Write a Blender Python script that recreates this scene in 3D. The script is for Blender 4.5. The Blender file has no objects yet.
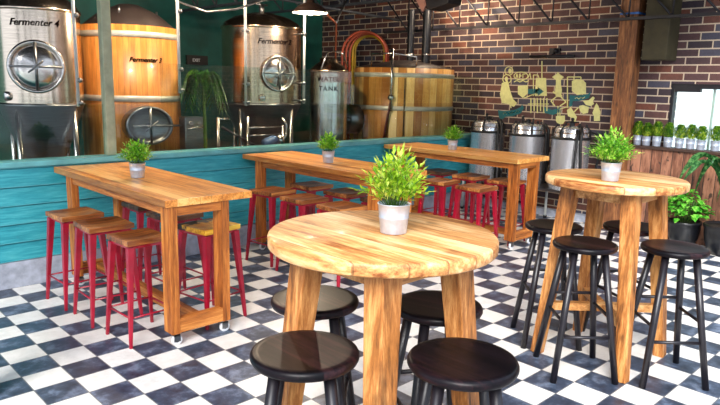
import bpy, bmesh, math, random
from math import pi, sin, cos, tan, atan2, sqrt, radians
from mathutils import Vector, Matrix
SC = bpy.context.scene
COL = SC.collection
# ------------------------------------------------------------------ camera
FPX, PITCH, YAW, ROLL = 635.365, 0.18351, 0.77158, 0.02418
CAM = Vector((-1.118, -4.291, 1.571))
FW = Vector((sin(YAW)*cos(PITCH), cos(YAW)*cos(PITCH), -sin(PITCH)))
RT = Vector((cos(YAW), -sin(YAW), 0)); UP = RT.cross(FW)
RT, UP = RT*cos(ROLL)+UP*sin(ROLL), UP*cos(ROLL)-RT*sin(ROLL)
cd = bpy.data.cameras.new('camera'); cam = bpy.data.objects.new('camera', cd); COL.objects.link(cam)
cam.matrix_world = Matrix(((RT.x, UP.x, -FW.x, CAM.x), (RT.y, UP.y, -FW.y, CAM.y), (RT.z, UP.z, -FW.z, CAM.z), (0, 0, 0, 1)))
cd.sensor_width = 36; cd.lens = FPX*36/720; cd.clip_start = 0.05
SC.camera = cam
def onx(px, py, X):                       # point on the wall plane x = X
    d = FW*FPX + RT*(px-360) + UP*(202.5-py)
    return CAM + d*((X-CAM.x)/d.x)
# ------------------------------------------------------------------ materials
def lin(c):
    return tuple(((v/255)/12.92 if v/255 <= .04045 else ((v/255+.055)/1.055)**2.4) for v in c)+(1,)
class NT:
    def __init__(s, name):
        s.m = bpy.data.materials.new(name); s.m.use_nodes = True
        s.t = s.m.node_tree; s.n = s.t.nodes; s.p = s.n['Principled BSDF']
        s.tc = s.n.new('ShaderNodeTexCoord')
    def lk(s, a, b): s.t.links.new(a, b)
    def setin(s, inp, v):
        if hasattr(v, 'is_output'): s.lk(v, inp)
        else: inp.default_value = v
    def math(s, op, a, b=0.0, c=0.0):
        n = s.n.new('ShaderNodeMath'); n.operation = op
        s.setin(n.inputs[0], a); s.setin(n.inputs[1], b); s.setin(n.inputs[2], c); return n.outputs[0]
    def sep(s, v):
        n = s.n.new('ShaderNodeSeparateXYZ'); s.lk(v, n.inputs[0]); return n.outputs
    def comb(s, x, y, z):
        n = s.n.new('ShaderNodeCombineXYZ')
        for i, v in enumerate((x, y, z)): s.setin(n.inputs[i], v)
        return n.outputs[0]
    def noise(s, v, scale=5, detail=3, rough=.55, out=0):
        n = s.n.new('ShaderNodeTexNoise'); s.lk(v, n.inputs['Vector']); n.inputs['Scale'].default_value = scale
        n.inputs['Detail'].default_value = detail; n.inputs['Roughness'].default_value = rough; return n.outputs[out]
    def white(s, v):
        n = s.n.new('ShaderNodeTexWhiteNoise'); n.noise_dimensions = '3D'; s.lk(v, n.inputs['Vector']); return n.outputs[0]
    def ramp(s, f, stops, interp='LINEAR'):
        n = s.n.new('ShaderNodeValToRGB'); s.lk(f, n.inputs[0]); e = n.color_ramp.elements; n.color_ramp.interpolation = interp
        while len(e) < len(stops): e.new(.5)
        for k, (p, c) in enumerate(stops): e[k].position = p; e[k].color = c
        return n.outputs[0]
    def mix(s, f, a, b, mode='MIX'):
        n = s.n.new('ShaderNodeMix'); n.data_type = 'RGBA'; n.blend_type = mode
        s.setin(n.inputs[0], f); s.setin(n.inputs[6], a); s.setin(n.inputs[7], b); return n.outputs[2]
    def bump(s, h, strength=.3, dist=.01):
        n = s.n.new('ShaderNodeBump'); s.lk(h, n.inputs['Height']); n.inputs['Strength'].default_value = strength
        n.inputs['Distance'].default_value = dist; s.lk(n.outputs[0], s.p.inputs['Normal'])
    def set(s, **k):
        for a, v in k.items():
            s.setin(s.p.inputs[{'col': 'Base Color', 'rough': 'Roughness', 'metal': 'Metallic', 'coat': 'Coat Weight', 'coatr': 'Coat Roughness', 'spec': 'Specular IOR Level', 'trans': 'Transmission Weight', 'ior': 'IOR', 'alpha': 'Alpha', 'emc': 'Emission Color', 'ems': 'Emission Strength', 'sub': 'Subsurface Weight'}[a]], v)
        return s.m
def plain(name, c, rough=.5, metal=0, var=.12, nscale=8, **k):
    t = NT(name); f = t.noise(t.tc.outputs['Object'], nscale, 3)
    a = lin(c); lo = tuple(x*(1-var*2) for x in a[:3])+(1,); hi = tuple(min(1, x*(1+var)) for x in a[:3])+(1,)
    t.set(col=t.ramp(f, [(.3, lo), (.7, hi)]), rough=rough, metal=metal, **k); return t.m
def wood(name, dark, mid, light, axis='z', plank=0, rough=.5, coat=0, stretch=14, scale=3.0, blotch=.35, spec=.4):
    t = NT(name); oi = t.n.new('ShaderNodeObjectInfo'); X, Y, Z = t.sep(t.tc.outputs['Object'])
    off = t.math('MULTIPLY', oi.outputs['Random'], 17.0)
    v = {'x': X, 'y': Y, 'z': Z}; k = 1.0/stretch*4
    g = t.math('MULTIPLY', v[axis], k)
    oth = [c for c in 'xyz' if c != axis]
    a, b = v[oth[0]], v[oth[1]]
    if plank:
        idx = t.math('FLOOR', t.math('DIVIDE', a, plank)); pr = t.white(t.comb(idx, oth and 3.3 or 0, off))
        g = t.math('ADD', g, t.math('MULTIPLY', pr, 9.0))
    else: pr = None
    a2 = t.math('MULTIPLY', a, 4.0); b2 = t.math('MULTIPLY', b, 4.0)
    vec = t.comb(t.math('ADD', a2, off), b2, g)
    n1 = t.noise(vec, scale*4, 7, .72)
    n2 = t.noise(vec, scale*.9, 3, .5)
    f = t.math('ADD', t.math('MULTIPLY', n1, .62), t.math('MULTIPLY', n2, .38))
    if pr is not None: f = t.math('ADD', f, t.math('MULTIPLY', t.math('SUBTRACT', pr, .5), .15))
    c = t.ramp(f, [(.37, lin(dark)), (.5, lin(mid)), (.62, lin(light))])
    # knots / streaks
    kn = t.noise(t.comb(t.math('MULTIPLY', a, 2.0), t.math('MULTIPLY', b, 2.0), t.math('ADD', t.math('MULTIPLY', v[axis], .9), off)), 7, 2, .4)
    km = t.ramp(kn, [(.62, (0, 0, 0, 1)), (.74, (1, 1, 1, 1))])
    c = t.mix(t.math('MULTIPLY', km, blotch), c, lin(tuple(x*.55 for x in dark)))
    if plank:
        fr = t.math('FRACT', t.math('DIVIDE', a, plank)); e = t.math('MINIMUM', fr, t.math('SUBTRACT', 1.0, fr))
        em = t.math('LESS_THAN', e, .02)
        c = t.mix(t.math('MULTIPLY', em, .55), c, lin(tuple(x*.5 for x in dark)))
    t.set(col=c, rough=rough, coat=coat, coatr=.15, spec=spec); t.bump(f, .12, .004)
    return t.m
M = {}
OR = ((150, 84, 30), (205, 126, 55), (236, 172, 98))
M['top_y'] = wood('table_top_wood', (176, 98, 34), (230, 152, 70), (250, 194, 116), 'y', .075, .38, .15, spec=.35)
M['frame_z'] = wood('table_frame_wood_upright', (88, 44, 14), (172, 96, 36), (220, 146, 70), 'z', 0, .5)
M['frame_y'] = wood('table_frame_wood_long', (96, 50, 18), (164, 94, 38), (204, 134, 68), 'y', 0, .5)
M['frame_x'] = wood('table_frame_wood_cross', (96, 50, 18), (180, 104, 42), (218, 146, 74), 'x', 0, .5)
M['round_y'] = wood('round_top_wood', (136, 74, 32), (212, 150, 88), (242, 200, 146), 'y', .11, .45, .05, stretch=10, blotch=.5)
M['mango_z'] = wood('round_table_leg_wood', (72, 40, 16), (170, 106, 50), (222, 162, 96), 'z', 0, .5, stretch=10, blotch=.5)
M['mango_x'] = wood('round_table_rail_wood', (128, 78, 36), (196, 136, 76), (232, 184, 124), 'x', 0, .5, stretch=10)
M['seat'] = wood('stool_seat_wood', (74, 36, 14), (150, 84, 38), (206, 140, 76), 'x', .07, .4, .2)
M['seat_y'] = wood('yellow_stool_seat_wood', (160, 96, 16), (222, 160, 36), (244, 196, 70), 'x', .07, .4, .2)
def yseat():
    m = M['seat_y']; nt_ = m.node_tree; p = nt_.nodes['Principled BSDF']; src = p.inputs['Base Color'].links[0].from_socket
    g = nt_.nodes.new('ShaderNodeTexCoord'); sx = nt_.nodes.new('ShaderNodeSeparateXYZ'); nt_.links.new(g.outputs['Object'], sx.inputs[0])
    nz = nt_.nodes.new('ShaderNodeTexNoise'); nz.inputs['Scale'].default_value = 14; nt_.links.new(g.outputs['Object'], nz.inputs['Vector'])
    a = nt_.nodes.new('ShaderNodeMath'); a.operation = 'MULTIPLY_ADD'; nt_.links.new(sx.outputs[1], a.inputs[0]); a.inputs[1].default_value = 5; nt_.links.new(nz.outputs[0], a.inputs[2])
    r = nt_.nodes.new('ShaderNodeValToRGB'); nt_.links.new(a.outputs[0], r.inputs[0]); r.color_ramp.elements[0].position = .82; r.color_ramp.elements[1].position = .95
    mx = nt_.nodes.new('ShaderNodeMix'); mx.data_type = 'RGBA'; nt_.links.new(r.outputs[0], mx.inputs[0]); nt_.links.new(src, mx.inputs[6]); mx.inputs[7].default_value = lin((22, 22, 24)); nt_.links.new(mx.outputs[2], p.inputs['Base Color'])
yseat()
M['seat_d'] = wood('dark_stool_seat_wood', (46, 28, 20), (92, 58, 38), (140, 94, 60), 'x', .07, .4, .2)
M['black_seat'] = wood('black_bar_stool_seat_wood', (5, 4, 7), (18, 11, 16), (50, 28, 30), 'y', .06, .4, .05, blotch=.2, spec=.15)
M['black_leg'] = plain('black_bar_stool_paint', (26, 22, 28), .36, 0, .25, 12)
M['red'] = plain('red_stool_paint', (162, 9, 42), .34, .0, .16, 9, coat=.3)
M['steel'] = None
def steelmat(name, c, rough, streak=.25):
    t = NT(name); X, Y, Z = t.sep(t.tc.outputs['Object'])
    n = t.noise(t.comb(t.math('MULTIPLY', X, 1), t.math('MULTIPLY', Y, 1), t.math('MULTIPLY', Z, 18)), 6, 4, .6)
    a = lin(c); t.set(col=t.ramp(n, [(.3, tuple(x*(1-streak) for x in a[:3])+(1,)), (.7, a)]), metal=1,
                      rough=t.math('ADD', t.math('MULTIPLY', n, .12), rough-.06)); return t.m
M['steel'] = steelmat('brushed_steel', (212, 206, 200), .2)
M['tank_steel'] = steelmat('tank_steel', (222, 204, 184), .2)
M['warm_steel'] = steelmat('warm_steel', (205, 178, 150), .2)
M['kettle_steel'] = plain('kettle_steel', (244, 245, 250), .26, .8, .02, 3)
M['dull_steel'] = steelmat('dull_steel', (150, 150, 150), .32)
M['galv'] = plain('galvanised_zinc', (196, 206, 222), .36, .55, .1, 30)
M['dark_metal'] = plain('dark_painted_metal', (34, 33, 38), .5, .3, .2)
M['truss_grey'] = plain('grey_truss_paint', (70, 74, 80), .5, .2, .15)
M['black'] = plain('black_rubber', (16, 16, 18), .5, 0, .2)
M['duct'] = plain('black_duct', (20, 22, 28), .4, .2, .2)
M['white'] = plain('white_pipe_paint', (205, 208, 205), .4, .0, .1)
M['pale_post'] = plain('pale_green_post_paint', (176, 180, 148), .45, .2, .15)
M['caster_wheel'] = plain('caster_wheel', (226, 228, 230), .4, .0, .05)
M['lid_dark'] = plain('dark_vat_lid', (44, 36, 34), .55, .2, .2)
M['hoop'] = plain('hoop_metal', (206, 200, 186), .35, .25, .1, 6)
M['copper'] = plain('copper_pipe', (168, 96, 70), .35, .8, .15)
M['hose_o'] = plain('orange_hose', (172, 72, 40), .4, 0, .15)
M['hose_y'] = plain('yellow_hose', (206, 170, 30), .4, 0, .15)
M['hose_r'] = plain('dark_red_hose', (90, 28, 26), .4, 0, .15)
M['soil'] = plain('potting_soil', (40, 28, 18), .9, 0, .3, 60)
M['stem'] = plain('green_stem', (70, 110, 36), .6, 0, .2, 40)
M['cone'] = plain('concrete', (172, 178, 192), .75, 0, .15, 14)
M['ceiling'] = plain('dark_roof', (20, 24, 32), .8, 0, .2)
M['brewfloor'] = plain('brewery_concrete', (74, 72, 72), .55, 0, .2, 4)
M['tealdark'] = plain('dark_teal_wall', (18, 96, 86), .6, 0, .2, 3)
M['glaze'] = plain('black_glaze', (12, 14, 20), .4, 0, .3, 20, coat=.15)
M['olive'] = plain('dark_olive_box', (58, 52, 30), .7, 0, .15, 12)
M['tape'] = plain('blue_tape', (40, 110, 190), .5)
M['cream'] = plain('cream_mural_paint', (222, 222, 150), .7, 0, .06, 30)
M['teal_paint'] = plain('teal_mural_paint', (22, 106, 112), .7, 0, .1, 30)
M['ink'] = plain('dark_lettering', (14, 8, 8), 1, spec=0)
M['white_ink'] = plain('white_lettering', (235, 240, 240), .5)
M['shade'] = plain('bronze_lamp_shade', (70, 52, 44), .4, .6, .15)
M['shade_in'] = plain('white_shade_lining', (250, 240, 225), .5)
M['pinkwood'] = plain('pinkish_panel', (170, 120, 104), .55, 0, .15)
def emis(name, c, s):
    t = NT(name); n = t.noise(t.tc.outputs['Object'], 2); t.set(col=lin(c), emc=lin(c), ems=s); return t.m
M['bulb'] = emis('lamp_bulb', (255, 232, 200), 30)
M['daylight'] = emis('daylight_street', (226, 234, 250), 1.0)
# teal boards
t = NT('teal_boards'); X, Y, Z = t.sep(t.tc.outputs['Object'])
n = t.noise(t.comb(t.math('MULTIPLY', X, .6), Y, t.math('MULTIPLY', Z, 7)), 9, 6, .65)
bw = t.white(t.comb(t.math('FLOOR', t.math('DIVIDE', Z, .14)), 1, 2))
c = t.ramp(n, [(.3, lin((30, 140, 156))), (.5, lin((56, 168, 182))), (.7, lin((92, 196, 204)))])
c = t.mix(t.math('MULTIPLY', bw, .22), c, lin((30, 124, 136)))
fz_ = t.math('FRACT', t.math('DIVIDE', t.math('SUBTRACT', Z, .2), .14)); gl_ = t.math('LESS_THAN', fz_, .05)
c = t.mix(t.math('MULTIPLY', gl_, .45), c, lin((150, 214, 218)))  # pale line where each board lip catches light, painted into the colour
t.set(col=c, rough=.42, spec=.45); t.bump(n, .25, .006); M['teal'] = t.m
M['tealcap'] = plain('pale_teal_cap', (112, 186, 190), .4, 0, .12, 6)
# concrete kerb speckled
# checker floor
t = NT('checker_tiles'); X, Y, Z = t.sep(t.tc.outputs['Object'])
fx = t.math('DIVIDE', X, .2); fy = t.math('DIVIDE', Y, .2); ix = t.math('FLOOR', fx); iy = t.math('FLOOR', fy)
par = t.math('FLOORED_MODULO', t.math('ADD', ix, iy), 2.0)
rn = t.white(t.comb(ix, iy, 1.0))
vv = t.comb(t.math('ADD', X, t.math('MULTIPLY', rn, 30)), Y, 0.0)
mb = t.noise(vv, 9, 7, .7); mb2 = t.noise(vv, 30, 4, .6)
dk = t.ramp(mb, [(.3, lin((28, 35, 48))), (.5, lin((66, 78, 98))), (.66, lin((126, 140, 162)))])
dk = t.mix(t.math('MULTIPLY', rn, .4), dk, lin((26, 27, 32)))
wt = t.ramp(mb, [(.3, lin((214, 212, 206))), (.6, lin((240, 238, 234)))])
wt = t.mix(t.math('MULTIPLY', rn, .3), wt, lin((226, 214, 196)))
c = t.mix(par, wt, dk)
def edge(f):
    fr = t.math('FRACT', f); return t.math('MINIMUM', fr, t.math('SUBTRACT', 1.0, fr))
gm = t.math('LESS_THAN', t.math('MINIMUM', edge(fx), edge(fy)), .013)
c = t.mix(gm, c, lin((120, 118, 116)))
t.set(col=c, rough=t.math('ADD', t.math('MULTIPLY', mb2, .25), .22), spec=.5)
t.bump(t.math('ADD', t.math('MULTIPLY', mb, .4), t.math('MULTIPLY', gm, -1.0)), .15, .003); M['floor'] = t.m
# brick wall (plane x = const: columns along y, courses along z)
def brickmat(name, stops, mortar, alongx=False):
    t = NT(name); X, Y, Z = t.sep(t.tc.outputs['Object'])
    H = X if alongx else Y
    fz = t.math('DIVIDE', t.math('SUBTRACT', Z, .04), .0826); iz = t.math('FLOOR', fz)
    fh = t.math('ADD', t.math('DIVIDE', t.math('ADD', H, .215), .25), t.math('MULTIPLY', t.math('FLOORED_MODULO', iz, 2.0), .5)); ih = t.math('FLOOR', fh)
    r = t.white(t.comb(ih, iz, 4.0)); n = t.noise(t.tc.outputs['Object'], 26, 5, .7)
    c = t.ramp(r, stops, 'CONSTANT')
    c = t.mix(t.math('MULTIPLY', n, .8), c, lin((36, 26, 28)))
    def ed(f, w):
        fr = t.math('FRACT', f); return t.math('LESS_THAN', t.math('MINIMUM', fr, t.math('SUBTRACT', 1.0, fr)), w)
    wob = t.math('MULTIPLY', t.math('SUBTRACT', t.noise(t.tc.outputs['Object'], 60, 2), .5), .05)
    mm = t.math('MAXIMUM', ed(fh, .026), ed(t.math('ADD', fz, wob), .08))
    c = t.mix(mm, c, lin(mortar))
    t.set(col=c, rough=.75); t.bump(t.math('ADD', t.math('MULTIPLY', n, .3), t.math('MULTIPLY', mm, -1.0)), .6, .006)
    return t.m
BR = [(0, lin((106, 70, 66))), (.14, lin((88, 64, 66))), (.30, lin((72, 58, 70))), (.42, lin((128, 80, 66))), (.54, lin((84, 84, 102))), (.66, lin((100, 68, 68))), (.78, lin((64, 52, 60))), (.90, lin((136, 78, 58)))]
M['brick'] = brickmat('brown_brick', BR, (196, 178, 154))
# vertical planks
M['planks'] = wood('weathered_planks', (58, 34, 24), (116, 72, 52), (160, 112, 84), 'z', .095, .6, stretch=9, blotch=.75)
# planks on a wall facing -x: plank index must run along y -> swap via dedicated material
def planks_y(name, dark, mid, light, w):
    t = NT(name); X, Y, Z = t.sep(t.tc.outputs['Object'])
    idx = t.math('FLOOR', t.math('DIVIDE', Y, w)); pr = t.white(t.comb(idx, 1, 2))
    vec = t.comb(t.math('MULTIPLY', Y, 6), t.math('MULTIPLY', X, 6), t.math('ADD', t.math('MULTIPLY', Z, 1.0), t.math('MULTIPLY', pr, 9)))
    n = t.noise(vec, 5, 6, .65); f = t.math('ADD', t.math('MULTIPLY', n, .75), t.math('MULTIPLY', pr, .25))
    c = t.ramp(f, [(.3, lin(dark)), (.48, lin(mid)), (.65, lin(light))])
    k = t.ramp(t.noise(t.comb(t.math('MULTIPLY', Y, 2.4), 0.0, t.math('ADD', t.math('MULTIPLY', Z, 1.6), t.math('MULTIPLY', pr, 5))), 7, 2, .4), [(.63, (0, 0, 0, 1)), (.7, (1, 1, 1, 1))])
    c = t.mix(t.math('MULTIPLY', k, .85), c, lin((30, 20, 18)))
    fr = t.math('FRACT', t.math('DIVIDE', Y, w)); e = t.math('LESS_THAN', t.math('MINIMUM', fr, t.math('SUBTRACT', 1.0, fr)), .03)
    c = t.mix(e, c, lin((28, 18, 14)))
    t.set(col=c, rough=.6); t.bump(t.math('ADD', n, t.math('MULTIPLY', e, -1.5)), .4, .006); return t.m
M['planks'] = planks_y('weathered_planks', (64, 36, 26), (118, 74, 54), (166, 116, 90), .11)
M['column'] = wood('rough_column_wood', (60, 34, 20), (122, 76, 44), (170, 116, 70), 'z', 0, .6, stretch=9, blotch=.8)
# vat staves
def staves(name, dark, mid, light, n, pv=.4):
    t = NT(name); X, Y, Z = t.sep(t.tc.outputs['Object'])
    th = t.math('MULTIPLY', t.math('ARCTAN2', Y, X), n/(2*pi)); idx = t.math('FLOOR', th); pr = t.white(t.comb(idx, 5, 2))
    vec = t.comb(t.math('MULTIPLY', X, 7), t.math('MULTIPLY', Y, 7), t.math('ADD', t.math('MULTIPLY', Z, .9), t.math('MULTIPLY', pr, 9)))
    nn = t.noise(vec, 4, 5, .6); f = t.math('ADD', t.math('MULTIPLY', nn, 1-pv), t.math('MULTIPLY', pr, pv))
    c = t.ramp(f, [(.25, lin(dark)), (.5, lin(mid)), (.72, lin(light))])
    fr = t.math('FRACT', th); e = t.math('LESS_THAN', t.math('MINIMUM', fr, t.math('SUBTRACT', 1.0, fr)), .025)
    c = t.mix(t.math('MULTIPLY', e, .6), c, lin((70, 38, 16)))
    t.set(col=c, rough=.4, coat=.2); t.bump(t.math('MULTIPLY', e, -1.0), .3, .004); return t.m
M['stave_o'] = staves('orange_staves', (160, 92, 36), (206, 132, 60), (228, 162, 84), 56, .2)
M['stave_y'] = staves('yellow_staves', (158, 98, 40), (214, 158, 80), (248, 212, 144), 40, .6)
def leafmat(name, dark, mid, light, rough=.4):
    t = NT(name); n = t.noise(t.tc.outputs['Object'], 34, 3, .6); n2 = t.noise(t.tc.outputs['Object'], 7, 2)
    f = t.math('ADD', t.math('MULTIPLY', n, .65), t.math('MULTIPLY', n2, .35))
    c = t.ramp(f, [(.38, lin(dark)), (.5, lin(mid)), (.58, lin(light))])
    t.set(col=c, rough=rough, spec=.4)
    tr = t.n.new('ShaderNodeBsdfTranslucent'); t.lk(c, tr.inputs[0]); mx = t.n.new('ShaderNodeMixShader'); mx.inputs[0].default_value = .35
    t.lk(t.p.outputs[0], mx.inputs[1]); t.lk(tr.outputs[0], mx.inputs[2]); t.lk(mx.outputs[0], t.n['Material Output'].inputs[0]); return t.m
M['leaf'] = leafmat('bright_leaf', (56, 130, 24), (134, 204, 50), (220, 246, 120))
M['leaf_warm'] = leafmat('yellowish_leaf', (96, 150, 24), (172, 208, 50), (232, 238, 120))
M['conifer'] = leafmat('conifer_leaf', (30, 78, 16), (96, 148, 28), (206, 214, 74))
M['basil'] = leafmat('broad_leaf', (30, 110, 24), (84, 176, 48), (150, 220, 90))
M['strap'] = leafmat('strap_leaf', (18, 60, 30), (40, 100, 48), (96, 150, 84), .35)
M['palm'] = leafmat('palm_leaf', (12, 44, 12), (30, 84, 22), (74, 130, 40))
# glass
def glassmat(name, tint, refl=1.0):
    t = NT(name); o = t.n['Material Output']; t.n.remove(t.p)
    tr = t.n.new('ShaderNodeBsdfTransparent'); tr.inputs[0].default_value = lin(tint)
    gl = t.n.new('ShaderNodeBsdfGlossy'); gl.inputs['Roughness'].default_value = .01; gl.inputs[0].default_value = (1, 1, 1, 1)
    fr = t.n.new('ShaderNodeFresnel'); fr.inputs[0].default_value = 1.45; mx = t.n.new('ShaderNodeMixShader')
    ge = t.n.new('ShaderNodeNewGeometry'); bf = t.math('SUBTRACT', 1.0, ge.outputs['Backfacing'])
    t.lk(t.math('MULTIPLY', t.math('MULTIPLY', fr.outputs[0], refl), bf), mx.inputs[0]); t.lk(tr.outputs[0], mx.inputs[1]); t.lk(gl.outputs[0], mx.inputs[2]); t.lk(mx.outputs[0], o.inputs[0])
    return t.m
M['glass'] = glassmat('clear_glass', (236, 244, 240))
M['glass_low'] = glassmat('lower_glass', (232, 238, 236), .8)
t = NT('pink_film'); t.set(col=lin((240, 206, 200)), rough=.4, alpha=.55); M['film'] = t.m
t.set(alpha=.18)
# ------------------------------------------------------------------ mesh builder
class MB:
    def __init__(s): s.v = []; s.f = []; s.m = []; s.sm = []
    def add(s, vs, fs, mi=0, smooth=False):
        b = len(s.v); s.v += [tuple(v) for v in vs]
        for f in fs: s.f.append(tuple(b+i for i in f)); s.m.append(mi); s.sm.append(smooth)
        return s
    def box(s, x0, x1, y0, y1, z0, z1, mi=0):
        return s.add([(x, y, z) for z in (z0, z1) for x, y in ((x0, y0), (x1, y0), (x1, y1), (x0, y1))],
                     [(3, 2, 1, 0), (4, 5, 6, 7), (0, 1, 5, 4), (1, 2, 6, 5), (2, 3, 7, 6), (3, 0, 4, 7)], mi)
    def beam(s, a, b, w0, h0, w1=None, h1=None, side=None, mi=0):
        a = Vector(a); b = Vector(b); w1 = w0 if w1 is None else w1; h1 = h0 if h1 is None else h1
        d = (b-a).normalized(); sd = Vector(side) if side else (Vector((1, 0, 0)) if abs(d.z) > .7 else Vector((0, 0, 1)).cross(d))
        sd = (sd-d*sd.dot(d)).normalized(); u = d.cross(sd)
        vs = [p+sd*(sx*w/2)+u*(sy*h/2) for p, w, h in ((a, w0, h0), (b, w1, h1)) for sx, sy in ((-1, -1), (1, -1), (1, 1), (-1, 1))]
        return s.add(vs, [(3, 2, 1, 0), (4, 5, 6, 7), (0, 1, 5, 4), (1, 2, 6, 5), (2, 3, 7, 6), (3, 0, 4, 7)], mi)
    def lathe(s, prof, c=(0, 0, 0), ax=(0, 0, 1), n=32, mi=0, smooth=True, ell=1.0):
        c = Vector(c); ax = Vector(ax).normalized(); a = Vector((0, 0, 1)) if abs(ax.z) < .9 else Vector((1, 0, 0))
        u = ax.cross(a).normalized(); w = ax.cross(u); vs = []; fs = []
        for r, h in prof:
            for k in range(n):
                t = 2*pi*k/n; vs.append(c+ax*h+(u*cos(t)*ell+w*sin(t))*max(r, 1e-5))
        for i in range(len(prof)-1):
            for k in range(n):
                k2 = (k+1) % n; fs.append((i*n+k, i*n+k2, (i+1)*n+k2, (i+1)*n+k))
        b = len(s.f); s.add(vs, fs, mi, smooth); return s
    def cyl(s, a, b, r0, r1=None, n=16, mi=0, smooth=True):
        a = Vector(a); b = Vector(b); L = (b-a).length; r1 = r0 if r1 is None else r1
        s.lathe([(r0, 0), (r1, L)], a, b-a, n, mi, smooth)
        k = len(s.v)-2*n
        s.f += [tuple(k+i for i in reversed(range(n))), tuple(k+n+i for i in range(n))]; s.m += [mi, mi]; s.sm += [False, False]; return s
    def tube(s, pts, r, n=8, mi=0, closed=False):
        pts = [Vector(p) for p in pts]; vs = []; fs = []; N = len(pts); ref = None
        for i, p in enumerate(pts):
            if closed: d = (pts[(i+1) % N]-pts[i-1]).normalized()
            else: d = (pts[min(i+1, N-1)]-pts[max(i-1, 0)]).normalized()
            if ref is None: ref = Vector((0, 0, 1)) if abs(d.z) < .9 else Vector((1, 0, 0))
            u = (ref-d*ref.dot(d)).normalized(); ref = u; w = d.cross(u); rr = r[i] if isinstance(r, (list, tuple)) else r
            for k in range(n):
                t = 2*pi*k/n; vs.append(p+(u*cos(t)+w*sin(t))*rr)
        for i in range(N if closed else N-1):
            for k in range(n):
                k2 = (k+1) % n; j = (i+1) % N; fs.append((i*n+k, j*n+k, j*n+k2, i*n+k2))
        s.add(vs, fs, mi, True)
        if not closed:
            b = len(s.v)-len(vs); s.f += [tuple(b+i for i in range(n)), tuple(b+(N-1)*n+i for i in reversed(range(n)))]; s.m += [mi, mi]; s.sm += [False, False]
        return s
    def sphere(s, c, r, n=14, mi=0, sz=1.0):
        return s.lathe([(r*sin(pi*i/8), -r*sz*cos(pi*i/8)) for i in range(9)], c, (0, 0, 1), n, mi)
    def poly(s, pts, d, mi=0):           # closed outline pts (3D) extruded by vector d
        pts = [Vector(p) for p in pts]; n = len(pts); d = Vector(d)
        return s.add(pts+[p+d for p in pts], [tuple(range(n)), tuple(reversed(range(n, 2*n)))]+[(i, (i+1) % n, n+(i+1) % n, n+i) for i in range(n)], mi)
    def build(s, name, mat, parent=None, loc=None, bevel=0, weld=False):
        me = bpy.data.meshes.new(name); me.from_pydata(s.v, [], s.f)
        mats = mat if isinstance(mat, (list, tuple)) else [mat]
        for mm in mats: me.materials.append(M[mm] if isinstance(mm, str) else mm)
        me.polygons.foreach_set('material_index', s.m); me.polygons.foreach_set('use_smooth', s.sm)
        bm = bmesh.new(); bm.from_mesh(me)
        bmesh.ops.remove_doubles(bm, verts=bm.verts, dist=2e-5) if weld or bevel else None
        bmesh.ops.recalc_face_normals(bm, faces=bm.faces)
        if bevel:
            es = [e for e in bm.edges if len(e.link_faces) == 2 and e.calc_face_angle(0) > .6]
            bmesh.ops.bevel(bm, geom=es, offset=bevel, segments=2, profile=.6, affect='EDGES')
        bm.to_mesh(me); bm.free(); me.update()
        o = bpy.data.objects.new(name, me); COL.objects.link(o)
        if parent: o.parent = parent
        if loc: o.location = loc
        return o
def thing(name, label, cat, loc=(0, 0, 0), rz=0, group=None):
    o = bpy.data.objects.new(name, None); COL.objects.link(o); o.empty_display_size = .1
    o.location = loc; o.rotation_euler = (0, 0, rz); return tag(o, label, cat, group)
def tag(o, label, cat, group=None):
    o['label'] = label; o['category'] = cat
    if group: o['group'] = group
    return o
def struct(o): o['kind'] = 'structure'; return o
def copy_tree(o, parent=None):
    c = o.copy(); COL.objects.link(c); c.parent = parent
    for ch in list(o.children): copy_tree(ch, c)
    return c
def text_mesh(txt, size, shear=0.0, spacing=1.0):
    cu = bpy.data.curves.new('t', 'FONT'); cu.body = txt; cu.size = size; cu.shear = shear; cu.space_character = spacing; cu.align_x = 'CENTER'; cu.extrude = .0015; cu.offset = size*.02; cu.resolution_u = 3
    o = bpy.data.objects.new('t', cu); COL.objects.link(o); dg = bpy.context.evaluated_depsgraph_get(); dg.update()
    me = bpy.data.meshes.new_from_object(o.evaluated_get(dg)); vs = [v.co.copy() for v in me.vertices]; fs = [tuple(p.vertices) for p in me.polygons]
    bpy.data.objects.remove(o); bpy.data.curves.remove(cu); bpy.data.meshes.remove(me); return vs, fs
def text_on_cyl(txt, size, r, z, th, mat, parent, shear=.3, spacing=1.0, slope=0.0):
    vs, fs = text_mesh(txt, size, shear, spacing); out = []
    for v in vs:
        a = th+v.x/r; rr = r+.004+v.z; out.append((rr*cos(a), rr*sin(a), z+v.y+slope*v.x))
    return MB().add(out, fs).build('lettering', mat, parent)
# ------------------------------------------------------------------ setting
YW, XB = .83, 6.15
struct(MB().box(-9, XB+.2, -12, YW+.12, -.05, 0).build('floor', 'floor'))
struct(MB().box(-9, XB+.2, YW+.12, 6, -.05, -.001).build('trim_1', 'brewfloor'))       # brewery slab beyond the low wall
# teal low wall of lapped boards
w = MB(); w.box(-4, XB-.002, YW, YW+.12, 0, .91)
z = .20
while z < .90:
    z1 = min(z+.14, .908)
    w.poly([(-4, YW+.001, z), (-4, YW-.022, z+.004), (-4, YW-.006, z1-.006), (-4, YW+.001, z1-.003)], (XB+4-.003, 0, 0)); z = z1
struct(w.build('wall_back', 'teal'))
struct(MB().box(-4, XB-.003, YW-.03, YW+.002, 0, .198).build('baseboard_back', 'cone', bevel=.004))
struct(MB().box(-4, XB-.002, YW-.04, YW+.15, .91, .95).build('trim_2', 'tealcap', bevel=.006))
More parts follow.
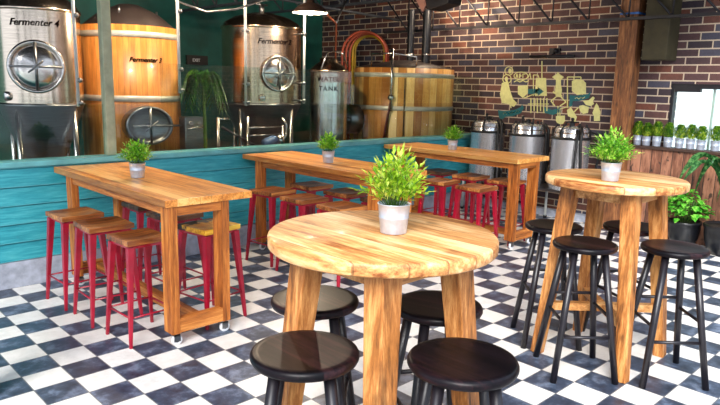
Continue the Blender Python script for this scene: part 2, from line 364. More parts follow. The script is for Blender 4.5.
# brick wall with window opening (x = XB), y from -4 to 5
w = MB(); wy0, wy1, wz0, wz1 = -2.75, -1.60, .90, 1.66
w.box(XB, XB+.2, wy1, 6, 0, 3.1); w.box(XB, XB+.2, -9, wy0, 0, 3.1); w.box(XB, XB+.2, wy0, wy1, 0, wz0); w.box(XB, XB+.2, wy0, wy1, wz1, 3.1)
struct(w.build('wall_right', 'brick'))
struct(MB().box(XB-.10, XB+.001, -9, YW-.03, 0, .085).build('baseboard_right', 'cone', bevel=.006))
struct(MB().box(-4, XB, 4.2, 4.3, 0, 3.1).build('wall_far', 'tealdark'))
struct(MB().box(-2.5, XB+.3, -3.0, 4.4, 3.05, 3.15).build('ceiling', 'ceiling'))
# window
f = MB()
f.box(XB+.02, XB+.09, wy0, wy1, wz1-.05, wz1-.001); f.box(XB+.02, XB+.09, wy0, wy1, wz0+.001, wz0+.04)
f.box(XB+.02, XB+.09, wy1-.03, wy1-.001, wz0+.04, wz1-.05); f.box(XB+.02, XB+.09, wy0+.001, wy0+.05, wz0+.04, wz1-.05)
f.box(XB+.0, XB+.05, wy1-.30, wy1-.04, wz1-.085, wz1-.05)
wf = struct(f.build('window_1', 'dark_metal'))
MB().box(XB+.05, XB+.056, wy0+.05, wy1-.03, wz0+.04, wz1-.05).build('pane', 'glass', wf)
MB().box(XB+.08, XB+.11, wy1-.42, wy1-.40, wz0+.04, wz1-.05).build('mullion', 'white', wf)
# what is outside the window
o = MB().box(XB+4, XB+4.1, -9, 2, 0, 1.62).build('wall_outside', plain('pale_outside_wall', (245, 246, 248), .8, 0, .01)); struct(o)
# low plank front with shelf, right of the column
SX = XB-.18
pf = thing('plank_planter_front', 'low front of vertical weathered brown planks with a shelf on top, under the window', 'plank front', (0, 0, 0))
MB().box(SX, SX+.035, -4.2, -1.235, .001, .955).build('plank_panel', 'planks', pf)
MB().box(SX-.03, XB-.002, -4.2, -1.24, .955, .985).build('shelf', plain('dark_shelf_wood', (64, 42, 32), .55, 0, .2, 20), pf, bevel=.004)
# timber column
cl = thing('timber_column', 'rough brown timber column standing against the brick wall', 'column', (5.98, -1.20, 0))
MB().box(-.085, .085, -.10, .10, 0, 3.04).build('post', 'column', cl, bevel=.008)
MB().box(-.087, .087, -.102, .102, 2.38, 2.40).build('tape', 'tape', cl)
cl.location = (5.95, -1.19, .001); 
bx = MB().box(-.14, .14, -.13, .13, 0, 1.12).build('hanging_duct_box', 'olive', None, (6.0, -1.495, 1.90), bevel=.01)
tag(bx, 'dark olive square box hanging from the roof right of the timber column', 'duct box')
# bar joists
def joist(name, p0, p1, zb, zt, nb, mat, label, rev=False):
    p0 = Vector(p0); p1 = Vector(p1); th = thing(name, label, 'roof truss')
    th.location = (p0.x, p0.y, zb)
    d = p1-p0; q = lambda t, z: Vector((d.x*t, d.y*t, z-zb))
    MB().beam(q(0, zb), q(1, zb), .05, .03).build('bottom_chord', mat, th)
    MB().beam(q(0, zt), q(1, zt), .05, .03).build('top_chord', mat, th)
    for k in range(nb):
        a, b = k/nb, (k+1)/nb
        MB().cyl(q(b, zb), q(b, zt), .010, n=6).build('upright', mat, th)
        MB().cyl(q(a, zt) if not rev else q(a, zb), q(b, zb) if not rev else q(b, zt), .012, n=6).build('diagonal', mat, th)
    return th
joist('roof_truss', (5.82, 2.40, 0), (5.82, -3.01, 0), 2.33, 2.80, 12, 'dark_metal', 'dark steel roof truss running along the brick wall')
joist('roof_truss', (3.45, 4.1, 0), (3.45, -1.6, 0), 2.52, 2.95, 12, 'truss_grey', 'grey steel roof truss above the steel tank with the round lamp')
joist('roof_truss', (4.9, 4.1, 0), (4.9, 1.0, 0), 2.62, 2.98, 7, 'truss_grey', 'grey steel roof truss behind the hanging speaker')
joist('roof_truss', (1.9, 4.1, 0), (1.9, 0.9, 0), 2.62, 2.98, 7, 'truss_grey', 'grey steel roof truss above the orange wooden fermenter')
# ------------------------------------------------------------------ high tables
def high_table(x0, label):
    W, L = .59, 1.775; t = thing('high_table', label, 'table', (x0, -1.0, 0), 0, 'long wheeled high tables')
    MB().box(0, W, 0, L, .856, .90).build('table_top', 'top_y', t, bevel=.004)
    X0, X1, Y0, Y1 = .026, .424, .008, L-.17
    hx, hy = .026, .052
    for (cx, cy) in ((X0+hx, Y0+hy), (X1-hx, Y0+hy), (X0+hx, Y1-hy), (X1-hx, Y1-hy)):
        MB().box(cx-hx, cx+hx, cy-hy, cy+hy, .085, .856).build('leg', 'frame_z', t, bevel=.003)
    for cy in (Y0+.03, Y1-.03):
        MB().box(X0+2*hx, X1-2*hx, cy-.027, cy+.03, .088, .175).build('bottom_rail', 'frame_x', t, bevel=.003)
        MB().box(X0+2*hx, X1-2*hx, cy-.024, cy+.03, .80, .856).build('top_rail', 'frame_x', t, bevel=.003)
    MB().box(.5*(X0+X1)-.03, .5*(X0+X1)+.03, Y0+.061, Y1-.061, .095, .16).build('stretcher', 'frame_y', t, bevel=.003)
    for xx in (X0+hx, X1-hx):
        MB().box(xx-.018, xx+.018, Y0+2*hy, Y1-2*hy, .80, .856).build('apron', 'frame_y', t, bevel=.003)
    for (cx, cy) in ((X0+.036, Y0+.045), (X1-.03, Y0+.045), (X0+.036, Y1-.045), (X1-.03, Y1-.045)):
        c = MB(); c.box(cx-.028, cx+.028, cy-.03, cy+.03, .079, .085); c.cyl((cx, cy, .079), (cx, cy, .066), .015, n=12)
        c.box(cx-.012, cx+.03, cy-.018, cy-.014, .026, .068); c.box(cx-.012, cx+.03, cy+.014, cy+.018, .026, .068); c.box(cx-.012, cx+.03, cy-.018, cy+.018, .062, .068)
        co = c.build('caster', 'dull_steel', t)
        wv = MB().lathe([(.014, -.012), (.027, -.012), (.033, -.007), (.033, .007), (.027, .012), (.014, .012)], (cx+.012, cy, .033), (.15, 1, 0), 24)
        wv.build('wheel', 'caster_wheel', co); MB().lathe([(0, -.014), (.013, -.013), (.013, .013), (0, .014)], (cx+.012, cy, .033), (.15, 1, 0), 16).build('hub', 'black', co)
    return t
high_table(.548, 'long wooden high table on casters, nearest on the left, with a potted plant')
high_table(2.245, 'long wooden high table on casters, the middle of three against the teal wall')
high_table(4.17, 'long wooden high table on casters, farthest back beside the steel kettles')
# ------------------------------------------------------------------ round tables
def round_table(x, y, label):
    t = thing('round_table', label, 'table', (x, y, 0), 0, 'round bar tables'); R = .387
    MB().lathe([(0, 1.036), (R-.006, 1.036), (R, 1.042), (R, 1.073), (R-.006, 1.08), (0, 1.08)], n=96).build('table_top', 'round_y', t)
    for sx in (-1, 1):
        for sy in (-1, 1):
            MB().beam((sx*.262, sy*.262, 0), (sx*.175, sy*.175, 1.036), .06, .06, .085, .085, side=(1, 0, 0)).build('leg', 'mango_z', t, bevel=.004)
    for s in (-1, 1):
        MB().box(-.14, .14, s*.178-.016, s*.178+.016, .965, 1.034).build('apron', 'mango_x', t)
        MB().box(s*.178-.016, s*.178+.016, -.14, .14, .965, 1.034).build('apron', 'mango_x', t)
    q = .235
    MB().beam((-q, q, .30), (q, -q, .30), .045, .045).build('cross_rail', 'mango_x', t)
    MB().beam((-q, -q, .30), (-.03, -.03, .30), .045, .045).build('cross_rail', 'mango_x', t)
    MB().beam((.03, .03, .30), (q, q, .30), .045, .045).build('cross_rail', 'mango_x', t)
    return t
round_table(.403, -2.841, 'round pale wooden bar table in the foreground with a leafy plant')
round_table(2.468, -2.71, 'round wooden bar table on the right with four black stools')
# ------------------------------------------------------------------ stools
SG = 'square wooden seats on red metal legs'
def red_stool(seatmat, legmat='red'):
    t = thing('metal_stool', '', 'stool', (0, 0, 0), 0, SG); s = .145; N = 12; top = []
    vs = []; fs = []
    for j in range(N+1):
        for i in range(N+1):
            u = -1+2*i/N; v = -1+2*j/N; d = max(0, 1-(u*u*1.1+v*v*1.1)); vs.append((u*s, v*s, .645-.010*d**.7 if d > 0 else .645))
    for j in range(N):
        for i in range(N): a = j*(N+1)+i; fs.append((a, a+1, a+N+2, a+N+1))
    b = len(vs); rim = [i for i in range(N+1)]+[j*(N+1)+N for j in range(1, N+1)]+[N*(N+1)+i for i in range(N-1, -1, -1)]+[j*(N+1) for j in range(N-1, 0, -1)]
    for i in rim: vs.append((vs[i][0], vs[i][1], .612))
    n = len(rim)
    for k in range(n): fs.append((rim[k], b+k, b+(k+1) % n, rim[(k+1) % n]))
    fs.append(tuple(b+k for k in reversed(range(n))))
    MB().add(vs, fs).build('seat', seatmat, t, bevel=.003)
    MB().box(-.128, .128, -.128, .128, .592, .611).build('seat_frame', legmat, t, bevel=.002)
    for sx in (-1, 1):
        for sy in (-1, 1):
            MB().beam((sx*.163, sy*.163, 0), (sx*.118, sy*.118, .60), .018, .018, .042, .042, side=(1, 0, 0)).build('leg', legmat, t, bevel=.003)
    h = .18; r = .163-(.045)*h/.6
    for a, b in (((-r, -r), (r, -r)), ((r, -r), (r, r)), ((r, r), (-r, r)), ((-r, r), (-r, -r))):
        MB().cyl((a[0], a[1], h), (b[0], b[1], h), .006, n=8).build('stretcher', legmat, t)
    return t
protos = {'b': red_stool('seat'), 'y': red_stool('seat_y'), 'd': red_stool('seat_d')}
used = set()
def put_stool(k, x, y, rz, label, sc=1):
    o = protos[k] if k not in used else copy_tree(protos[k]); used.add(k)
    o.location = (x, y, 0); o.rotation_euler = (0, 0, rz); o['label'] = label; o.scale = (sc, sc, 1)
put_stool('b', .492, .235, .04, 'red-legged wooden stool nearest the teal wall, left side of the leftmost table')
put_stool('b', .515, -.205, -.03, 'red-legged wooden stool, middle of three on the left side of the leftmost table')
put_stool('b', .535, -.665, .05, 'red-legged wooden stool, nearest the camera of three left of the leftmost table', .93)
put_stool('y', 1.02, -.67, .15, 'stool with yellow-painted seat behind the near leg of the leftmost table')
put_stool('d', 1.03, -.19, .05, 'dark-seated stool, middle of three on the far side of the leftmost table')
put_stool('d', 1.05, .27, 0, 'dark-seated stool by the teal wall on the far side of the leftmost table')
put_stool('b', 2.18, .21, .12, 'red-legged brown-seated stool beside the wall-side leg of the middle table')
put_stool('b', 2.17, -.245, 0, 'red-legged stool, middle of three on the left side of the middle table')
put_stool('b', 2.18, -.70, -.03, 'red-legged stool partly hidden behind the top edge of the foreground round table')
put_stool('b', 2.66, .25, .0, 'stool nearest the teal wall on the far side of the middle table')
put_stool('b', 2.66, -.23, .05, 'stool halfway along the far side of the middle table')
put_stool('d', 2.68, -.68, .05, 'stool behind the foreground plant on the far side of the middle table')
put_stool('b', 3.89, -.30, .08, 'red-legged stool left of the farthest table, second from its near end')
put_stool('b', 3.87, -.76, .0, 'red-legged stool with a glossy seat at the near end of the farthest table')
put_stool('b', 4.46, -.26, .0, 'stool tucked under the middle of the farthest table on the kettle side')
put_stool('b', 4.47, -.70, .05, 'stool on the kettle side of the farthest table, behind its near leg')
put_stool('d', 4.47, .18, .0, 'dark-seated stool near the wall end of the farthest table')
# black bar stools
def bar_stool():
    t = thing('bar_stool', '', 'bar stool', (0, 0, 0), 0, 'round black bar stools'); R = .172
    MB().lathe([(0, .714), (R-.02, .714), (R-.005, .719), (R, .729), (R, .737), (R-.004, .745), (R-.012, .749), (R-.03, .7475), (0, .7465)], n=64).build('seat', 'black_seat', t)
    P = lambda k, z: Vector((cos(k*pi/2), sin(k*pi/2), 0))*(.24-.125*z/.714)+Vector((0, 0, z))
    for k in range(4): MB().cyl(P(k, 0), P(k, .716), .0175, .0195, n=16).build('leg', 'black_leg', t)
    for k, z in ((0, .42), (1, .33), (2, .25), (3, .36)):
        MB().cyl(P(k, z), P((k+1) % 4, z), .009, n=10).build('stretcher', 'black_leg', t)
    return t
bs = bar_stool()
spots = [(.075, -2.833, 'front left black stool at the foreground round table, seat showing reddish wood'), (.405, -3.198, 'front right black stool at the foreground round table'), (.418, -2.473, 'black stool behind the left leg of the foreground round table'), (.735, -2.83, 'black stool behind the right leg of the foreground round table'),
         (2.145, -2.72, 'black bar stool directly in front of the left legs of the right round table'), (2.43, -2.37, 'black bar stool farthest left, behind the right round table'), (2.80, -2.70, 'black bar stool behind the right round table, nearest the brick wall'), (2.455, -3.08, 'black bar stool nearest the right edge of the picture')]
for i, (x, y, l) in enumerate(spots):
    o = bs if i == 0 else copy_tree(bs); o.location = (x, y, 0); o['label'] = l; o.rotation_euler = (0, 0, [0, .03, -.05, .28, .02, -.03, .25, 0][i])
# ------------------------------------------------------------------ plants
def leaf(mb, p, d, L, W, up=Vector((0, 0, 1)), fold=.25, droop=0.0, segs=2):
    d = d.normalized(); s = d.cross(up)
    if s.length < .01: s = d.cross(Vector((1, 0, 0)))
    s.normalize(); n = s.cross(d).normalized(); vs = []; fs = []
    for i in range(segs+1):
        t = i/segs; w = W*.5*sin(pi*(.12+.88*t)) if segs > 2 else (W*.5 if i == 1 else 0)
        c = p+d*(L*t)-Vector((0, 0, 1))*(droop*L*t*t)
        if (i == 0 or i == segs): vs.append(c)
        else: vs += [c-s*w+n*fold*w, c, c+s*w+n*fold*w]
    def idx(i): return [0] if i == 0 else ([1+3*(segs-1)] if i == segs else [1+3*(i-1)+k for k in range(3)])
    for i in range(segs):
        a, b = idx(i), idx(i+1)
        if len(a) == 1: fs += [(a[0], b[1], b[0]), (a[0], b[2], b[1])]
        elif len(b) == 1: fs += [(a[0], a[1], b[0]), (a[1], a[2], b[0])]
        else: fs += [(a[0], a[1], b[1], b[0]), (a[1], a[2], b[2], b[1])]
    mb.add(vs, fs, 0, True)
def bucket(t, rt=.054, rb=.044, h=.102):
    MB().lathe([(0, .001), (rb, .001), (rb+.001, .004), (rb+(rt-rb)*.55, h*.5), (rb+(rt-rb)*.6+.0015, h*.53), (rb+(rt-rb)*.62, h*.56), (rt, h-.004), (rt+.003, h-.002), (rt+.003, h), (rt-.001, h), (rt-.003, h-.01), (rb-.002, .012), (0, .012)], n=40).build('pot', 'galv', t)
    MB().lathe([(0, h-.014), (rt-.004, h-.014), (rt-.0045, h-.022)], n=24).build('soil', 'soil', t)
def bushy(t, seed, h0, H, R, nst, mat, lw=.014, ll=.038, nl=13, lean=(0, 0)):
    rnd = random.Random(seed); f = MB(); st = MB()
    for k in range(nst):
        a = 2*pi*k*.381966; fr = sqrt((k+.5)/nst); out = fr*R*rnd.uniform(.8, 1.12); hh = H*(1.05-.8*fr**2.2)*rnd.uniform(.82, 1.08)
        base = Vector((cos(a)*fr*.028, sin(a)*fr*.028, h0-.015)); tip = Vector((cos(a)*out+lean[0]*hh, sin(a)*out+lean[1]*hh, h0+hh))
        mid = base.lerp(tip, .5)+Vector((0, 0, .02))-Vector((cos(a), sin(a), 0))*out*.12
        bz = lambda u: base*(1-u)**2+mid*2*u*(1-u)+tip*u*u
        st.tube([bz(i/5) for i in range(6)], .0012, 4)
        for i in range(nl):
            u = .22+.78*(i+.5)/nl; p = bz(u); d = (bz(min(1, u+.03))-bz(u-.03)).normalized(); side = d.cross(Vector((cos(a+1), sin(a+1), .3))).normalized(); ang = i*2.4+rnd.random()
            sd = (side*cos(ang)+d.cross(side)*sin(ang)); dd = d*.75+sd*.8+Vector((0, 0, .15))
            leaf(f, p, dd, ll*rnd.uniform(.7, 1.2)*(1.05-.35*u), lw*rnd.uniform(.8, 1.2), fold=.3)
        leaf(f, tip, (tip-mid), ll*.9, lw)
    f.build('foliage', mat, t); st.build('stems', 'stem', t)
def table_plant(x, y, z, seed, label, H=.165, R=.12, nst=46, mat='leaf', lean=(0, 0), rz=0):
    t = thing('potted_plant', label, 'potted plant', (x, y, z), rz, 'leafy plants in zinc pots on the tables')
    bucket(t); bushy(t, seed, .102, H, R, nst, mat, lean=lean)
table_plant(.43, -2.865, 1.0805, 3, 'leafy green plant in a zinc pot on the foreground round table', .16, .125, 46, 'leaf_warm')
table_plant(2.31, -2.75, 1.0805, 5, 'spreading green plant in a zinc pot on the right round table', .155, .135, 50, 'leaf', (.0, 0))
table_plant(.815, -.085, .9005, 7, 'small green plant in a zinc pot on the leftmost long table', .135, .135, 46)
table_plant(2.495, -.17, .9005, 9, 'small round green plant in a zinc pot on the middle long table', .135, .115, 42)
table_plant(4.395, -.04, .9005, 11, 'small green plant in a zinc pot on the farthest long table', .135, .13, 42)
# eight shelf plants
def shelf_plant():
    t = thing('shelf_plant', '', 'potted plant', (0, 0, 0), 0, 'small conifers in zinc pots on the shelf')
    bucket(t, .047, .038, .105); rnd = random.Random(31); f = MB()
    for k in range(1100):
        u = rnd.random(); a = rnd.random()*2*pi; zz = u*.155; rr = .076*sin(pi*(.25+.66*u))*sqrt(rnd.random())*(.86+.14*sin(a*5+u*9))+.003
        p = Vector((cos(a)*rr, sin(a)*rr, .10+zz*.9)); leaf(f, p, Vector((cos(a)*.6, sin(a)*.6, .9+rnd.random())), .03, .0058, fold=.3)
    f.build('foliage', 'conifer', t)
    return t
sp = shelf_plant()
ord8 = ['leftmost, beside the timber column', 'second from the left', 'third from the left', 'fourth from the left', 'fifth from the left', 'sixth from the left', 'second from the right end', 'last on the right']
for i, y in enumerate((-1.345, -1.445, -1.555, -1.675, -1.79, -1.90, -2.005, -2.14)):
    o = sp if i == 0 else copy_tree(sp); o.location = (6.03, y, .986); o.rotation_euler = (0, 0, i*1.7); o['label'] = 'small conifer in a zinc pot on the shelf, '+ord8[i]; k = [1, .96, 1.04, 1.02, .97, 1.0, .96, 1.0][i]; o.scale = (.98, .98, k)
# big black pots
def big_pot(t, R, H, ribs):
    MB().lathe([(0, .001), (R*.62, .001), (R*.66, .012), (R*.9, H*.35), (R*1.0, H*.7), (R*1.0, H*.86), (R*1.06, H*.9), (R*1.06, H*.985), (R*1.03, H), (R*.94, H), (R*.92, H*.9), (0, H*.88)], n=48).build('pot', 'glaze', t)
    MB().lathe([(0, H*.93), (R*.925, H*.93), (R*.92, H*.9)], n=24).build('soil', 'soil', t)
t = thing('basil_planter', 'black glazed floor pot with a bushy broad-leaved green plant', 'potted plant', (5.78, -2.02, .001)); big_pot(t, .155, .27, 1)
rnd = random.Random(4); f = MB()
for k in range(230):
    a = rnd.random()*2*pi; ph = rnd.random(); rr = .21*sqrt(rnd.random()); zz = .30+.30*(1-(rr/.25)**2)*rnd.random()**.5
    p = Vector((cos(a)*rr*(.45 if cos(a) > 0 else 1), sin(a)*rr, zz)); leaf(f, p, Vector((cos(a)*(.3 if cos(a) > 0 else 1), sin(a), rnd.uniform(-.4, .6))), .075, .06, fold=.25, droop=.3, segs=3)
f.build('foliage', 'basil', t)
f = MB()
for k in range(26):
    a = k*2.4; q = sqrt(k/26)*.19; f.tube([(cos(a)*.03, sin(a)*.03, .23), (cos(a)*q*.7, sin(a)*q*.7, .36), (cos(a)*q, sin(a)*q, .50-.12*q)], .003, 5)
f.build('stems', 'stem', t)
t = thing('strap_leaf_planter', 'black bowl-shaped floor pot with long arching strap leaves, at the right edge', 'potted plant', (5.73, -2.42, .001)); big_pot(t, .19, .30, 1)
rnd = random.Random(8); f = MB()
def strap(pts, W):
    vs = []; fs = []; n = len(pts)
    for i, p in enumerate(pts):
        p = Vector(p); d = (Vector(pts[min(i+1, n-1)])-Vector(pts[max(i-1, 0)])).normalized(); s = d.cross(Vector((.6, -.5, .6))).normalized(); nn = s.cross(d); w = W*sin(pi*min(.98, .25+.74*i/(n-1)))
        vs += [p-s*w+nn*w*.5, p, p+s*w+nn*w*.5]
    for i in range(n-1):
        a = i*3; fs += [(a, a+1, a+4, a+3), (a+1, a+2, a+5, a+4)]
    f.add(vs, fs, 0, True)
def arc(a, out, top, end, W, b=None):
    P0 = Vector((cos(a)*.04, sin(a)*.04, .28)); P1 = Vector((cos(a)*out*.25, sin(a)*out*.25, top*1.25)); P2 = Vector((cos(a)*out, sin(a)*out, top)); P3 = Vector((cos(a)*out*1.15, sin(a)*out*1.15, end))
    strap([P0*(1-u)**3+P1*3*u*(1-u)**2+P2*3*u*u*(1-u)+P3*u**3 for u in [i/14 for i in range(15)]], W)
for a, out, top, end, W in ((pi/2+.25, .42, 1.0, .62, .046), (pi/2+.45, .38, .92, .66, .044), (pi/2-.1, .30, .98, .50, .044), (pi*.95, .22, .8, .55, .036), (2.2, .22, .95, .8, .024), (-pi/2, .35, .9, .6, .03), (-2.2, .3, .85, .55, .03), (-.4, .15, 1.0, .8, .03), (3.4, .18, .62, .40, .022), (1.2, .12, .98, .9, .024), (-1.2, .3, 1.0, .7, .03), (2.8, .12, .75, .72, .02)):
    arc(a, out, top, end, W)
f.build('foliage', 'strap', t)
# ------------------------------------------------------------------ kettles and stand
KX = 5.75
st = thing('kettle_stand', 'low steel frame stand carrying the three brewing kettles by the brick wall', 'stand', (KX, 0, 0))
MB().box(-.20, .20, -.93, .69, .40, .425).build('shelf', 'dull_steel', st)
for yy in (-.90, -.345, .16, .66):
    for xx in (-.18, .18):
        MB().cyl((xx, yy, .03), (xx, yy, .40), .016, n=12).build('leg', 'white', st)
        MB().cyl((xx, yy, 0), (xx, yy, .03), .022, n=12).build('foot', 'black', st)
def kettle():
    t = thing('brewing_kettle', '', 'kettle', (0, 0, 0), 0, 'steel brewing kettles on the stand'); R = .213
    MB().lathe([(0, 0), (R-.01, 0), (R, .01), (R, .585), (R+.006, .59)], n=64).build('body', 'kettle_steel', t)
    MB().lathe([(R, .583), (R+.014, .586), (R+.014, .606), (R-.02, .612), (R-.03, .606)], n=64).build('gasket_ring', 'black', t)
    MB().lathe([(R-.025, .606), (R-.03, .615), (R-.03, .70), (R-.04, .71), (R-.10, .725), (0, .74)], n=64).build('lid', 'kettle_steel', t)
    MB().lathe([(R-.024, .655), (R-.02, .66), (R-.024, .665)], n=64).build('lid_band', 'warm_steel', t)
    for k in range(6):
        a = k*pi/3+.3; c = Vector((cos(a), sin(a), 0)); b = MB(); b.beam(c*(R-.005)+Vector((0, 0, .60)), c*(R-.01)+Vector((0, 0, .69)), .018, .02)
        b.cyl(c*(R-.01)+Vector((0, 0, .69)), c*(R-.055)+Vector((0, 0, .735)), .008, n=8); b.sphere(c*(R-.055)+Vector((0, 0, .742)), .016, 10); b.build('clamp', 'black', t)
    b = MB(); b.cyl((0, 0, .735), (0, 0, .775), .03, n=16); b.cyl((-.09, 0, .775), (.09, 0, .775), .009, n=8); b.cyl((.06, .07, .73), (.06, .07, .80), .014, n=10); b.sphere((.06, .07, .805), .02, 10); b.cyl((-.07, -.06, .725), (-.07, -.06, .785), .012, n=10); b.cyl((-.11, -.06, .785), (-.03, -.06, .785), .008, n=8); b.build('lid_fitting', 'black', t)
    MB().tube([(-.06, -R-.035, .02), (-.05, -R-.04, .3), (-.07, -R-.035, .55), (-.05, -R-.03, .66), (-.03, -R+.02, .735)], .018, 8).build('side_hose', 'black', t)
    MB().tube([(-.11, -R-.01, .02), (-.12, -R-.015, .3), (-.10, -R-.01, .6), (-.07, -R+.03, .70)], .013, 8).build('side_hose', 'black', t)
    b = MB(); b.cyl((-.03, -R+.005, .12), (-.03, -R-.05, .12), .012, n=10); b.cyl((-.03, -R-.04, .10), (-.03, -R-.04, .155), .015, n=10); b.build('valve', 'dull_steel', t)
    return t
k0 = kettle()
for i, (y, l) in enumerate(((.449, 'steel brewing kettle left, nearest the teal wall end'), (-.128, 'steel brewing kettle in the middle of three by the brick wall'), (-.70, 'steel brewing kettle on the right, behind the right round table'))):
    o = k0 if i == 0 else copy_tree(k0); o.location = (KX, y, .426); o['label'] = l; o.rotation_euler = (0, 0, [0, .5, -.4][i])
hs = MB().tube([(5.93, -.80, 1.10), (5.99, -.93, 1.06), (5.99, -.96, .9), (5.96, -.93, .7), (5.99, -.97, .5), (5.97, -.98, .3), (5.93, -1.0, .05), (5.80, -1.02, .012)], .013, 8).build('kettle_hose', 'black')
tag(hs, 'black hose hanging down beside the rightmost kettle', 'hose')
# ------------------------------------------------------------------ wall picture light and mural
t = thing('picture_light', 'small dark rail lamp fixed to the brick wall above the mural', 'lamp')
t.location = (XB-.03, -.19, 1.965)
MB().cyl((-.05, .30, 0), (-.05, -.30, 0), .018, n=12).build('lamp_bar', 'dark_metal', t)
MB().cyl((.028, 0, .06), (-.05, 0, .0), .012, n=8).build('bracket', 'dark_metal', t)
b = MB(); b.box(.005, .03, -.07, .07, .03, .10); b.sphere((-.02, -.03, .07), .03, 10); b.build('mount', 'dark_metal', t)
mu = thing('wall_mural', 'cream and teal painted mural of brewing equipment on the brick wall', 'mural', (XB-.001, 0, 1.2))
mu.location = (0, 0, 0)
def mp(pts): return [onx(x, y, XB-.0012) for x, y in pts]
def mural(name, polys, mat):
    b = MB()
    for p in polys: b.poly(mp(p), (-.003, 0, 0))
    return b.build(name, mat, mu)
def line(pts, w):
    out = []
    for (a, b), (c, d) in zip(pts, pts[1:]):
        L = math.hypot(c-a, d-b) or 1; nx, ny = -(d-b)/L*w/2, (c-a)/L*w/2; out.append([(a+nx, b+ny), (c+nx, d+ny), (c-nx, d-ny), (a-nx, b-ny)])
    return out
def oval(cx, cy, rx, ry, n=16): return [(cx+rx*cos(2*pi*k/n), cy+ry*sin(2*pi*k/n)) for k in range(n)]
def ring(cx, cy, rx, ry, w=.8, n=16): q = oval(cx, cy, rx, ry, n); return line(q+[q[0]], w)
mural('boiler', [[(536, 78), (546, 78), (547, 96), (535, 96)]]+line([(542, 78), (542, 61)], 1)+line([(533.5, 96), (533.5, 75), (538, 75), (539, 78)], .9), 'cream')
mural('burner_tubes', sum([line([(531+k*3.2, 98), (531+k*3.2, 113-(k % 2)*2)], 1.1) for k in range(6)], [])+line([(528, 104), (549, 104)], .8), 'cream')
mural('hop_sack', [[(502, 83), (508, 81), (510, 90), (513, 99), (517, 103), (514, 107), (508, 104), (502, 103), (500, 94)]]+line([(511, 108), (510, 100)], 1), 'cream')
mural('loop_emblem', ring(509, 71, 4, 4.2)+ring(507, 79, 4.2, 4.5)+[oval(510, 71, 1.6, 2.6), oval(506.5, 79, 1.5, 2.5)], 'cream')
mural('shield', [[(518, 86), (528, 85), (528, 93), (523, 98), (518, 94)]]+line([(524, 98), (532, 95), (537, 93)], .9), 'cream')
mural('title_scroll', ring(521, 76, 7, 4, .8)+line([(516, 78), (517, 74), (518, 78)], .8)+line([(519.5, 78), (519.5, 74), (521.5, 76), (519.5, 76.5)], .8)+line([(523, 78), (523, 74), (525.5, 74)], .8)+line([(514, 82), (517, 80.5), (520, 82), (523, 80.5), (526, 82), (529, 80.5)], .8)+line([(528, 78), (530, 73), (531, 79)], .8), 'cream')
mural('arrow', [[(528, 89), (538, 89), (538, 87), (544, 91.5), (538, 96), (538, 94), (528, 94)]], 'teal_paint')
mural('steamer', [[(552, 77), (556, 74.5), (558, 72), (560, 74.5), (564, 77), (561, 80), (561, 84), (562, 90), (561, 97), (556, 97), (555, 90), (556, 84), (556, 80)], [(553, 91), (562, 95), (562, 97.5), (553, 93)]]+line([(556, 97), (551, 101), (555, 106)], 1.2)+line([(561, 97), (566, 102), (560, 106)], 1.2)+line([(558, 106), (558, 117)], 1), 'cream')
mural('pipework', line([(567.5, 108), (567.5, 77), (581, 77), (581, 80)], 1)+line([(574, 77), (574, 81)], 1)+line([(567, 107), (560, 109), (560, 116)], .9), 'cream')
mural('storage_tank', [[(572, 81), (577, 79), (583, 80), (586, 83), (586, 94), (577, 95), (572, 91)]], 'cream')
mural('tank_ribbon', [[(570, 95), (576, 96), (588, 94), (591, 92), (589, 98), (579, 101), (573, 101), (572, 106), (569, 107)]], 'teal_paint')
mural('ribbon_lettering', line([(575, 98.5), (577, 97.5), (579, 99), (581, 97.3), (583, 98.5), (585, 96.8)], .8), 'cream')
mural('jug', [[(583, 101), (589, 100), (593, 96.5), (595, 98), (593, 101), (594, 104), (591, 106), (586, 105)], [(579, 106), (583, 105), (589, 107), (588, 113), (583, 114), (580, 111)]], 'cream')
mural('bottle', [[(595, 106), (596.5, 103), (598.5, 106), (600.5, 112), (600, 115), (600, 121), (594, 121), (594, 116), (592.5, 113)]], 'cream')
mural('cup', [[(556, 116), (565, 115.5), (565, 121), (563, 124), (558, 124), (556, 121)]], 'cream')
mural('stirring_figure', [[(567, 110), (571, 107), (574, 112), (577, 117), (575, 123), (572, 118), (568, 116)]]+line([(574, 112), (578, 108)], 1.2), 'cream')
mural('left_banner', [[(498, 110), (504, 111), (514, 110), (521, 107), (522, 104), (524, 108), (521, 113), (514, 116), (505, 117), (501, 121), (499, 117)]], 'teal_paint')
mural('banner_lettering', line([(503, 114), (505, 112.6), (507, 114), (509, 112.4), (511, 113.7), (513, 112), (515, 113), (517, 111), (519, 111.5)], .8), 'cream')
mural('centre_banner', [[(544, 107), (552, 110), (560, 108), (561, 112), (553, 115), (545, 113)]], 'teal_paint')
